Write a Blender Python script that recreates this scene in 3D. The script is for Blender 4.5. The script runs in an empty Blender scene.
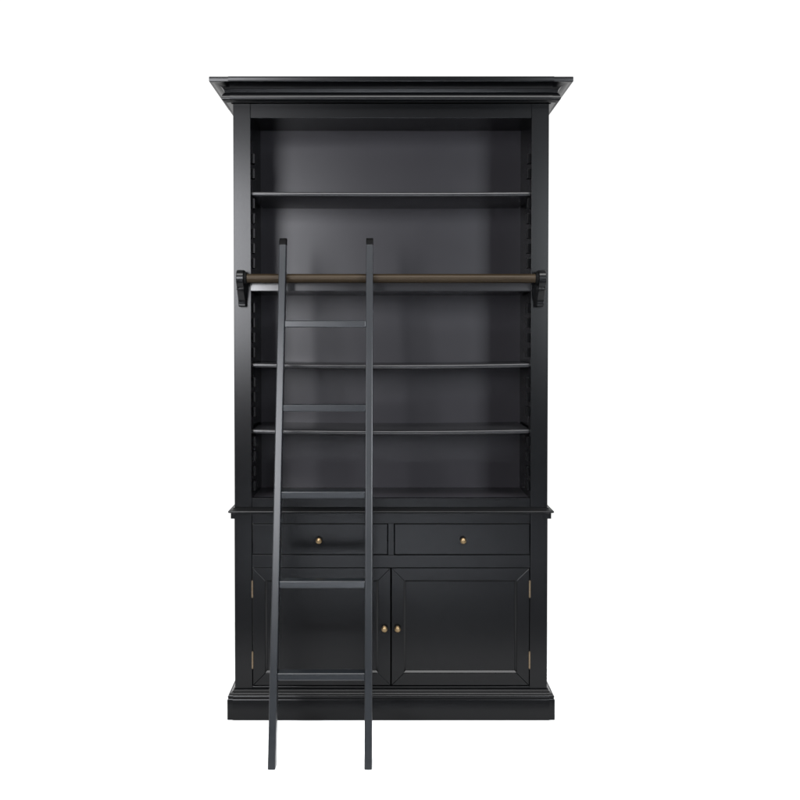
import bpy, bmesh, math
from mathutils import Vector
S = bpy.context.scene
C = S.collection
R = math.radians

# ---------------- camera ----------------
cam = bpy.data.cameras.new('camera')
cam.sensor_width = 36; cam.lens = 1008/800*36
cam.shift_x = (400-386)/800; cam.shift_y = -(400-366)/800
cam.clip_end = 200
co = bpy.data.objects.new('camera', cam); C.objects.link(co)
co.location = (-0.019, -3.80, 1.438); co.rotation_euler = (R(90-1.5), 0, 0)
S.camera = co

# ---------------- studio surroundings ----------------
W = bpy.data.worlds.new('World'); S.world = W; W.use_nodes = True
n = W.node_tree.nodes; l = W.node_tree.links; n.clear()
wo = n.new('ShaderNodeOutputWorld'); bg = n.new('ShaderNodeBackground')
tc = n.new('ShaderNodeTexCoord'); sx = n.new('ShaderNodeSeparateXYZ'); cr = n.new('ShaderNodeValToRGB')
# white cyclorama all round the back, a dim studio behind the photographer
l.new(tc.outputs['Generated'], sx.inputs[0]); l.new(sx.outputs['Y'], cr.inputs[0])
mr = n.new('ShaderNodeMapRange'); mr.inputs['From Min'].default_value = -1; mr.inputs['From Max'].default_value = 1
l.new(sx.outputs['Y'], mr.inputs['Value']); l.new(mr.outputs[0], cr.inputs[0])
cr.color_ramp.elements[0].position = 0.36; cr.color_ramp.elements[0].color = (.018, .018, .019, 1)
cr.color_ramp.elements[1].position = 0.58; cr.color_ramp.elements[1].color = (1, 1, 1, 1)
l.new(cr.outputs[0], bg.inputs[0]); bg.inputs[1].default_value = 1.12
l.new(bg.outputs[0], wo.inputs[0])

def softbox(name, loc, target, sx_, sy_, watts, col=(1, 1, 1)):
    d = bpy.data.lights.new(name, 'AREA'); d.shape = 'RECTANGLE'; d.size = sx_; d.size_y = sy_
    d.energy = watts; d.color = col
    o = bpy.data.objects.new(name, d); C.objects.link(o); o.location = loc
    o.rotation_euler = (Vector(target)-Vector(loc)).to_track_quat('-Z', 'Y').to_euler()
    return o
softbox('softbox_key', (-1.25, -3.4, 1.98), (0, 0, 1.0), .75, 1.35, 140, (.945, .955, 1))
softbox('softbox_fill', (1.80, -3.4, 1.98), (0, 0, 1.0), .6, 1.25, 118, (.90, .95, 1))
softbox('softbox_overhead', (0, -2.15, 4.2), (0, -.55, .6), 4.2, 1.2, 305)
fb = softbox('added_floor_glow', (0, -3.6, 2.4), (0, -3.3, 0), 1.0, .6, 660, (.90, .95, 1))  # added lamp: brightens unseen floor so the drawers mirror a central glow
fb.data.spread = R(60)

S.view_settings.view_transform = 'Standard'; S.view_settings.look = 'None'
S.view_settings.exposure = 0; S.view_settings.gamma = 1

# ---------------- materials ----------------
def mat(name, base, rough, spec=.5, metal=0, bump=.0, scale=60, stretch=(1, 1, 1), var=.0, rvar=.0, coat=0):
    m = bpy.data.materials.new(name); m.use_nodes = True
    nt = m.node_tree; b = nt.nodes['Principled BSDF']; L = nt.links
    b.inputs['Base Color'].default_value = (*base, 1); b.inputs['Roughness'].default_value = rough
    b.inputs['Specular IOR Level'].default_value = spec; b.inputs['Metallic'].default_value = metal
    b.inputs['Coat Weight'].default_value = coat; b.inputs['Coat Roughness'].default_value = .2
    t = nt.nodes.new('ShaderNodeTexCoord'); mp = nt.nodes.new('ShaderNodeMapping')
    mp.inputs['Scale'].default_value = stretch
    L.new(t.outputs['Object'], mp.inputs[0])
    if bump:
        z = nt.nodes.new('ShaderNodeTexNoise'); z.inputs['Scale'].default_value = scale; z.inputs['Detail'].default_value = 4
        L.new(mp.outputs[0], z.inputs['Vector'])
        bp = nt.nodes.new('ShaderNodeBump'); bp.inputs['Strength'].default_value = bump; bp.inputs['Distance'].default_value = .001
        L.new(z.outputs[0], bp.inputs['Height']); L.new(bp.outputs[0], b.inputs['Normal'])
    if var or rvar:
        z2 = nt.nodes.new('ShaderNodeTexNoise'); z2.inputs['Scale'].default_value = 7; z2.inputs['Detail'].default_value = 5
        L.new(t.outputs['Object'], z2.inputs['Vector'])
        if var:
            mx = nt.nodes.new('ShaderNodeMix'); mx.data_type = 'RGBA'
            mx.inputs[6].default_value = (*[c*(1-var) for c in base], 1); mx.inputs[7].default_value = (*[c*(1+var) for c in base], 1)
            L.new(z2.outputs[0], mx.inputs[0]); L.new(mx.outputs[2], b.inputs['Base Color'])
        if rvar:
            m2 = nt.nodes.new('ShaderNodeMapRange'); m2.inputs['To Min'].default_value = rough-rvar; m2.inputs['To Max'].default_value = rough+rvar
            m2.inputs['From Min'].default_value = .3; m2.inputs['From Max'].default_value = .7
            L.new(z2.outputs[0], m2.inputs['Value']); L.new(m2.outputs[0], b.inputs['Roughness'])
    return m
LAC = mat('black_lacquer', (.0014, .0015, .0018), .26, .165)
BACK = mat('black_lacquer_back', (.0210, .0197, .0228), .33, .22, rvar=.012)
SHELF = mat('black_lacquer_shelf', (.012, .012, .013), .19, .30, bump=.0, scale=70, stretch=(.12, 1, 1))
RACK = mat('black_rack_paint', (.0016, .0016, .0019), .36, .09, var=.1)
LAD = mat('ladder_lacquer', (.0065, .0078, .0095), .30, .36, rvar=.015)
CAP = mat('matte_black_rubber', (.002, .002, .002), .7, .05)
BRONZE = mat('aged_bronze', (.017, .0112, .0056), .42, .14, .25, bump=.4, scale=160, var=.2, rvar=.05)
BRASS = mat('antique_brass', (.165, .117, .062), .34, .5, .9, bump=.2, scale=200, var=.2)
HINGE = mat('hinge_brass', (.12, .09, .058), .45, .35, .7, bump=.2, scale=200, var=.25)
FLOOR = mat('white_studio_floor', (.93, .93, .93), .9, .0, bump=.05, scale=20)

# ---------------- mesh helpers ----------------
def link(name, bm, m, parent=None, bevel=.0012, smooth=False, seg=2):
    bmesh.ops.recalc_face_normals(bm, faces=bm.faces)
    me = bpy.data.meshes.new(name); bm.to_mesh(me); bm.free(); me.materials.append(m)
    if smooth:
        for p in me.polygons: p.use_smooth = True
        try: me.set_sharp_from_angle(angle=R(38))
        except Exception: pass
    o = bpy.data.objects.new(name, me); C.objects.link(o)
    if parent: o.parent = parent
    if bevel:
        b = o.modifiers.new('bevel', 'BEVEL'); b.width = bevel; b.segments = seg; b.limit_method = 'ANGLE'; b.angle_limit = R(40)
        b.harden_normals = False
    return o
def box(bm, x0, x1, y0, y1, z0, z1):
    v = [bm.verts.new((x, y, z)) for x in (x0, x1) for y in (y0, y1) for z in (z0, z1)]
    for f in ((0, 1, 3, 2), (4, 6, 7, 5), (0, 4, 5, 1), (2, 3, 7, 6), (0, 2, 6, 4), (1, 5, 7, 3)):
        bm.faces.new([v[i] for i in f])
def bx(name, m, parent, *a, bevel=.0012):
    bm = bmesh.new()
    for q in ([a] if not isinstance(a[0], tuple) else a): box(bm, *q)
    return link(name, bm, m, parent, bevel)
def empty(name, loc, label=None, cat=None):
    o = bpy.data.objects.new(name, None); C.objects.link(o); o.location = loc; o.empty_display_size = .1
    if label: o['label'] = label; o['category'] = cat
    return o
def sweep(bm, prof, hx, yf, yb):
    """closed profile (outward offset, z) swept round left side, front, right side with mitred corners"""
    rings = []
    for (px, py, mx, my) in ((-hx, yb, -1, 0), (-hx, yf, -1, -1), (hx, yf, 1, -1), (hx, yb, 1, 0)):
        rings.append([bm.verts.new((px+mx*o, py+my*o, z)) for o, z in prof])
    N = len(prof)
    for a, b in zip(rings, rings[1:]):
        for i in range(N): bm.faces.new((a[i], a[(i+1) % N], b[(i+1) % N], b[i]))
    bm.faces.new(rings[0]); bm.faces.new(rings[-1][::-1])
def straight(bm, prof, x0, x1, yf, push):
    A = [bm.verts.new((x0, yf-o-push, z)) for o, z in prof]; B = [bm.verts.new((x1, yf-o-push, z)) for o, z in prof]
    N = len(prof)
    for i in range(N): bm.faces.new((A[i], A[(i+1) % N], B[(i+1) % N], B[i]))
    bm.faces.new(A); bm.faces.new(B[::-1])
def arc(cx, cz, r, a0, a1, k=8, rz=None):
    rz = r if rz is None else rz
    return [(cx+r*math.cos(R(a0+(a1-a0)*i/k)), cz+rz*math.sin(R(a0+(a1-a0)*i/k))) for i in range(k+1)]
def lathe(bm, prof, origin, axis, seg=28):
    """prof: (distance along axis, radius)"""
    ax = Vector(axis); u = ax.orthogonal().normalized(); w = ax.cross(u); o = Vector(origin); rings = []
    for d, r in prof:
        if r < 1e-6: rings.append([bm.verts.new(o+ax*d)])
        else: rings.append([bm.verts.new(o+ax*d+(u*math.cos(2*math.pi*i/seg)+w*math.sin(2*math.pi*i/seg))*r) for i in range(seg)])
    for a, b in zip(rings, rings[1:]):
        for i in range(seg):
            j = (i+1) % seg
            if len(a) == 1: bm.faces.new((a[0], b[i], b[j]))
            elif len(b) == 1: bm.faces.new((a[i], b[0], a[j]))
            else: bm.faces.new((a[i], b[i], b[j], a[j]))
    for r in (rings[0], rings[-1]):
        if len(r) > 1: bm.faces.new(r)
def extrude_x(bm, prof, x0, x1, x0b=None, x1b=None, top=None):
    A = [bm.verts.new((x0, y, z)) for y, z in prof]; B = [bm.verts.new((x1, y, z)) for y, z in prof]
    N = len(prof)
    for i in range(N): bm.faces.new((A[i], A[(i+1) % N], B[(i+1) % N], B[i]))
    bm.faces.new(A); bm.faces.new(B[::-1])

# ---------------- setting ----------------
bm = bmesh.new(); v = [bm.verts.new(p) for p in ((-9, -.90, 0), (9, -.90, 0), (9, 1.3, 0), (-9, 1.3, 0))]; bm.faces.new(v)
fl = link('floor', bm, FLOOR, None, 0); fl['kind'] = 'structure'
bm = bmesh.new(); v = [bm.verts.new(p) for p in ((-9, -9, -.004), (9, -9, -.004), (9, -.88, -.004), (-9, -.88, -.004))]; bm.faces.new(v)
fl = link('added_grey_floor', bm, mat('added_floor_grey', (.12, .12, .125), .8, .1, bump=.05, scale=20, var=.1), None, 0); fl['kind'] = 'structure'  # added out of view, keeps the glossy fronts from mirroring white floor

# ---------------- bookcase ----------------
bk = empty('bookcase', (0, 0, 0), 'tall black lacquered bookcase with open shelves above two drawers and two panelled doors', 'bookcase')
HX, IN, D = .592, .5275, .40
# upper posts, rails
for s in (-1, 1):
    a, b = sorted((s*HX, s*IN))
    bx('upper_post', LAC, bk, a, b, 0, .024, .8035, 2.335)
    a, b = sorted((s*(HX-.003), s*(HX-.021)))
    bx('side_panel', LAC, bk, a, b, .0245, D, .8035, 2.335)
    a, b = sorted((s*(HX-.0215), s*(IN+.010)))
    bx('inner_lining', LAC, bk, a, b, .0245, D-.012, .8225, 2.2995, bevel=0)
bx('top_rail', LAC, bk, -IN+.0004, IN-.0004, .0008, .024, 2.268, 2.335)
bx('bottom_rail', LAC, bk, -IN+.0004, IN-.0004, .0008, .024, .8035, .839)
bx('ceiling_board', LAC, bk, -.5702, .5702, .0245, D-.012, 2.300, 2.318, bevel=0)
bx('floor_board', BACK, bk, -.5702, .5702, .0245, D-.012, .8038, .822, bevel=0)
bx('back_panel', BACK, bk, -.570, .570, D-.0118, D-.0008, .8045, 2.33, bevel=0)

# notched racks that carry the loose shelves
def rack(s, y0, y1):
    bm = bmesh.new()
    a, b = sorted((s*(IN+.0096), s*(IN+.0015)))
    box(bm, a, b, y0, y1, .86, 2.185)
    a, b = sorted((s*(IN+.0014), s*(IN-.011)))
    z = .862; 
    while z < 2.16:
        # leave the places of the shelves clear
        z1 = min(z+.037, 2.185)
        if not any(z-.002 < q+.02 and z1 > q-.003 for q in (1.077, 1.330, 1.981, 1.621, 1.636)):
            box(bm, a, b, y0, y1, z, z1)
        z += .0565
    link('shelf_rack', bm, RACK, bk, .0012)
for s in (-1, 1):
    rack(s, .034, .064)

# shelves
def shelf(z0, th, sag, y0, fixed=False, name='shelf'):
    nose = arc(0, 0, 1, 90, 270, 6)
    prof = [(y0+th*.5*.8+th*.4*c, z0+th/2+th/2*sn) for c, sn in nose] if not fixed else \
        [(y0, z0+th), (y0, z0)]
    prof = prof + [(D-.0125, z0), (D-.0125, z0+th)]
    hx = IN+.0012 if fixed else IN-.0005
    bm = bmesh.new(); K = 24; rings = []
    for k in range(K+1):
        x = -hx+2*hx*k/K; dz = -sag*(1-(x/hx)**2)
        rings.append([bm.verts.new((x, y, z+dz)) for y, z in prof])
    N = len(prof)
    for a, b in zip(rings, rings[1:]):
        for i in range(N): bm.faces.new((a[i], a[(i+1) % N], b[(i+1) % N], b[i]))
    bm.faces.new(rings[0]); bm.faces.new(rings[-1][::-1])
    return link(name, bm, SHELF, bk, .0012 if fixed else 0, smooth=True)
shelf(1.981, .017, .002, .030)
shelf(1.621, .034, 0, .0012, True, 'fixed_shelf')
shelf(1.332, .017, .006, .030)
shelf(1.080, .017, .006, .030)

# cornice
prof = [(-.012, 2.3215), (.018, 2.3215), (.020, 2.3235), (.028, 2.3255), (.0330, 2.3290), (.0350, 2.3330), (.0345, 2.3380), (.0328, 2.3435), (.0300, 2.3490), (.0262, 2.3545), (.0235, 2.3560)] + \
       [(.0240+.0390*(1-math.cos(R(a))), 2.3565+.0275*math.sin(R(a))) for a in (0, 15, 30, 42, 54, 66, 78, 90)] + \
       [(.064, 2.3835), (.072, 2.3845), (.0735, 2.3865), (.0735, 2.4015), (.0715, 2.4035), (-.012, 2.4035)]
bm = bmesh.new(); sweep(bm, prof, HX+.0035, -.0005, D-.01); straight(bm, prof, -.598, .598, -.0005, .0045)
box(bm, -HX+.01, HX-.01, .02, D-.02, 2.336, 2.402)
link('cornice', bm, LAC, bk, 0, smooth=True)

# waist ledge between the upper and lower case
prof = [(-.02, .7835), (.010, .7835)] + arc(.012, .7895, .0095, -90, 70, 8, .006) + [(.012, .7965), (.004, .7985), (-.0, .8030), (-.02, .8030)]
bm = bmesh.new(); sweep(bm, prof, HX+.0005, -.0008, D-.002); straight(bm, prof, -.596, .596, -.0008, .0035)
box(bm, -HX+.012, HX-.012, .015, D-.005, .7838, .8028)
link('waist_ledge', bm, LAC, bk, 0, smooth=True)
for s in (-1, 1):
    bm = bmesh.new(); a, b = sorted((s*(HX-.001), s*(HX+.0155)))
    box(bm, a, b, .003, D-.004, .759, .783); link('side_moulding', bm, LAC, bk, .002)

# lower case
for s in (-1, 1):
    a, b = sorted((s*(HX+.001), s*IN))
    bx('lower_post', LAC, bk, a, b, 0, .024, .02, .783)
    a, b = sorted((s*(HX-.002), s*(HX-.020)))
    bx('lower_side_panel', LAC, bk, a, b, .0245, D, .02, .783)
bx('face_frame', LAC, bk, (-IN+.0004, IN-.0004, .0008, .024, .742, .783), (-IN+.0004, IN-.0004, .0008, .024, .574, .6215),
   (-IN+.0004, IN-.0004, .0008, .024, .02, .1205), (-.0115, .0115, .0010, .024, .6217, .7418))
bx('carcass_back', CAP, bk, -.57, .57, .36, .372, .05, .78, bevel=0)
bx('carcass_floor', CAP, bk, -.57, .57, .0245, .36, .09, .108, bevel=0)
bx('dust_board', CAP, bk, -.57, .57, .0245, .36, .585, .60, bevel=0)

# drawers
def knob(x, y, z, parent, r=.0122):
    bm = bmesh.new()
    p = [(0, .0085), (.002, .0085), (.0035, .0052), (.009, .0050), (.011, .0075)]
    p += [(.0185-r*.72*math.cos(R(a)), r*math.sin(R(a))) for a in range(45, 180, 15)] + [(.0185+r*.72, 0)]
    lathe(bm, p, (x, y, z), (0, -1, 0)); return link('knob', bm, BRASS, parent, 0, smooth=True)
for s in (-1, 1):
    a, b = sorted((s*.0142, s*(IN-.0030)))
    e = bx('drawer', LAC, bk, (a, b, .0016, .022, .6245, .7390), (a+.01, b-.01, .0222, .34, .632, .72))
    knob(s*.2725, .0016, .679, e)

# doors: mitred frame, recessed panel with bevelled sticking
def door(s):
    a, b = sorted((s*.0025, s*(IN-.0030)))
    z0, z1 = .1235, .5715
    w = .0465; y0, y1 = .0016, .022
    g = .0005  # hairline mitre joint
    ax, bx_, az, bz = a+w, b-w, z0+w, z1-w
    bm = bmesh.new()
    def stick(pts):  # pts: 4 front corners (outer a, outer b, inner b, inner a)
        f = [bm.verts.new((x, y0, z)) for x, z in pts]; k = [bm.verts.new((x, y1, z)) for x, z in pts]
        bm.faces.new(f); bm.faces.new(k[::-1])
        for i in range(4): j = (i+1) % 4; bm.faces.new((f[i], f[j], k[j], k[i]))
    stick([(a, z0+g), (a, z1-g), (ax, bz-g), (ax, az+g)])
    stick([(b, z1-g), (b, z0+g), (bx_, az+g), (bx_, bz-g)])
    stick([(a+g, z1), (b-g, z1), (bx_-g, bz), (ax+g, bz)])
    stick([(b-g, z0), (a+g, z0), (ax+g, az), (bx_-g, az)])
    d = link('door', bm, LAC, bk, .0011)
    # sloped inner moulding ring + flat panel
    bm = bmesh.new()
    q = [(0, .0030), (.0004, .0072), (.0068, .0124), (.0076, .0138)]
    rings = []
    for off, y in q:
        rings.append([bm.verts.new(p) for p in ((ax+off-.0002, y, az+off-.0002), (bx_-off+.0002, y, az+off-.0002), (bx_-off+.0002, y, bz-off+.0002), (ax+off-.0002, y, bz-off+.0002))])
    for A, B in zip(rings, rings[1:]):
        for i in range(4): j = (i+1) % 4; bm.faces.new((A[i], A[j], B[j], B[i]))
    bm.faces.new(rings[-1])
    bk_ = [bm.verts.new((v.co.x, .0205, v.co.z)) for v in rings[0]]
    for i in range(4): j = (i+1) % 4; bm.faces.new((bk_[i], bk_[j], rings[0][j], rings[0][i]))
    bm.faces.new(bk_[::-1])
    link('door_panel', bm, LAC, d, 0)
    knob(s*.0248, y0, .343, d)
    for za, zb in ((.462, .523), (.190, .252)):
        bm = bmesh.new(); x = s*(IN-.0012)
        for i in range(3):
            h = (zb-za)/3
            lathe(bm, [(0, .0036), (h-.0008, .0036)], (x, -.0004, za+h*i), (0, 0, 1), 14)
        for zz in (za-.003, zb-.0008): lathe(bm, [(0, .0022), (.0015, .0034), (.0028, .0018)], (x, -.0004, zz), (0, 0, 1), 12)
        link('hinge', bm, HINGE, d, 0, smooth=True)
door(-1); door(1)

# plinth
prof = [(-.02, .0005), (.024, .0005), (.026, .0025), (.026, .0770), (.0245, .0800), (.0235, .0815)] + \
       arc(.0155, .0885, .0085, -50, 80, 8) + [(.0155, .0985), (.0125, .1015), (.010, .1035), (.006, .1065), (.003, .110), (.001, .1115), (-.02, .1115)]
bm = bmesh.new(); sweep(bm, prof, HX+.0005, -.0014, D-.001); straight(bm, prof, -.597, .597, -.0014, .004)
link('plinth', bm, LAC, bk, 0, smooth=True)

# pole and brackets
PY, PZ, PR = -.062, 1.6645, .0165
bm = bmesh.new(); lathe(bm, [(0, PR-.001), (.001, PR), (1.097, PR), (1.098, PR-.001)], (-.549, PY, PZ), (1, 0, 0), 32)
link('ladder_pole', bm, BRONZE, bk, 0, smooth=True)
def bracket(s):
    # side outline (y, z): round head holding the pole, ridge, tapering foot returning to the post
    p = [(-.0005, 1.692), (-.030, 1.6955)] + [(PY+.028*math.cos(R(t)), PZ+.031*math.sin(R(t))) for t in range(100, 236, 15)] + \
        [(-.074, 1.634), (-.071, 1.629), (-.0745, 1.6265), (-.073, 1.6215), (-.064, 1.6185)] + \
        [(-.052, 1.603), (-.038, 1.590), (-.030, 1.578), (-.030, 1.565), (-.026, 1.561), (-.0005, 1.561)]
    bm = bmesh.new(); a, b = sorted((s*.5445, s*.5705)); extrude_x(bm, p, a, b)
    br = link('pole_bracket', bm, LAC, bk, .0016, smooth=True)
    bm = bmesh.new()
    lathe(bm, [(0, .0235), (.004, .0235), (.010, .0215), (.011, .0172)], (s*.544, PY, PZ), (-s, 0, 0), 28)
    link('pole_socket', bm, CAP, br, 0, smooth=True)
    return br
bracket(-1); bracket(1)

# ---------------- ladder ----------------
ld = empty('library_ladder', (-.24, -.45, 0), 'slim dark grey five-rung ladder leaning on the bronze pole of the bookcase', 'ladder')
SL = .2058
def yf(z): return -.470+SL*z
def rail(xt, xb, wd=.0253):
    dp = .046; zt = 1.812
    front = [(yf(z), z) for z in (0.0005, .4, .8, 1.2, 1.60, 1.66)] + [(-.1205, 1.70), (-.1125, 1.74), (-.1035, 1.785)]
    top = [(-.1020+.024*(1-math.cos(R(t))), 1.785+.024*math.sin(R(t))) for t in (20, 40, 60, 80, 90)]
    back = [(-.062, 1.809), (-.0565, 1.804), (-.0595, 1.785), (-.068, 1.74), (-.0755, 1.70), (-.0815, 1.66), (yf(1.60)+dp, 1.60), (yf(1.2)+dp, 1.2), (yf(.8)+dp, .8), (yf(.4)+dp, .4), (yf(0)+dp, .0005)]
    body = front+top+back
    bm = bmesh.new()
    def X(z): t = max(0, min(1, z/1.66)); return xb+(xt-xb)*t
    A = [bm.verts.new((X(z)-wd/2, y, z)) for y, z in body]; B = [bm.verts.new((X(z)+wd/2, y, z)) for y, z in body]
    N = len(body)
    for i in range(N): bm.faces.new((A[i], A[(i+1) % N], B[(i+1) % N], B[i]))
    bm.faces.new(A); bm.faces.new(B[::-1])
    r = link('rail', bm, LAD, None, .003, seg=3); r.parent = ld; r.matrix_parent_inverse = ld.matrix_world.inverted()
    r.location = (0, 0, 0)
    # black cap over the rounded top
    cap = [(-.1040, 1.784)] + [(-.1026+.026*(1-math.cos(R(t))), 1.787+.0245*math.sin(R(t))) for t in (20, 40, 60, 80, 90)] + [(-.061, 1.8115), (-.0555, 1.806), (-.058, 1.784)]
    bm = bmesh.new(); extrude_x(bm, cap, xt-wd/2-.0002, xt+wd/2+.0002)
    c = link('end_cap', bm, CAP, r, .002)
    # steel hook over the pole
    bm = bmesh.new(); ro, ri = PR+.0065, PR+.0012
    hk = [(PY+ro*math.cos(R(t)), PZ+ro*math.sin(R(t))) for t in range(-20, 181, 20)] + [(PY-ro, PZ-.012), (PY-ri, PZ-.012)] + \
         [(PY+ri*math.cos(R(t)), PZ+ri*math.sin(R(t))) for t in range(180, -21, -20)]
    extrude_x(bm, hk, xt-.009, xt+.009)
    link('hook', bm, CAP, r, 0)
    return r
rl = rail(-.3975, -.4018); rail(-.0790, -.0785)
for o in [o for o in bpy.data.objects if o.name.startswith('rail')]:
    o.matrix_parent_inverse.identity(); o.location = (.24, .45, 0)
for k in range(5):
    z = 1.4945-.3005*k; t = z/1.66
    xl = -.4018+(-.3975+.4018)*t+.0120; xr = -.0785-.0005*t-.0120
    y = yf(z)+.0030
    bm = bmesh.new(); box(bm, xl, xr, y, y+.046, z-.0125, z+.0125)
    g = link('rung', bm, LAD, ld, .0035, seg=3); g.location = (.24, .45, 0)
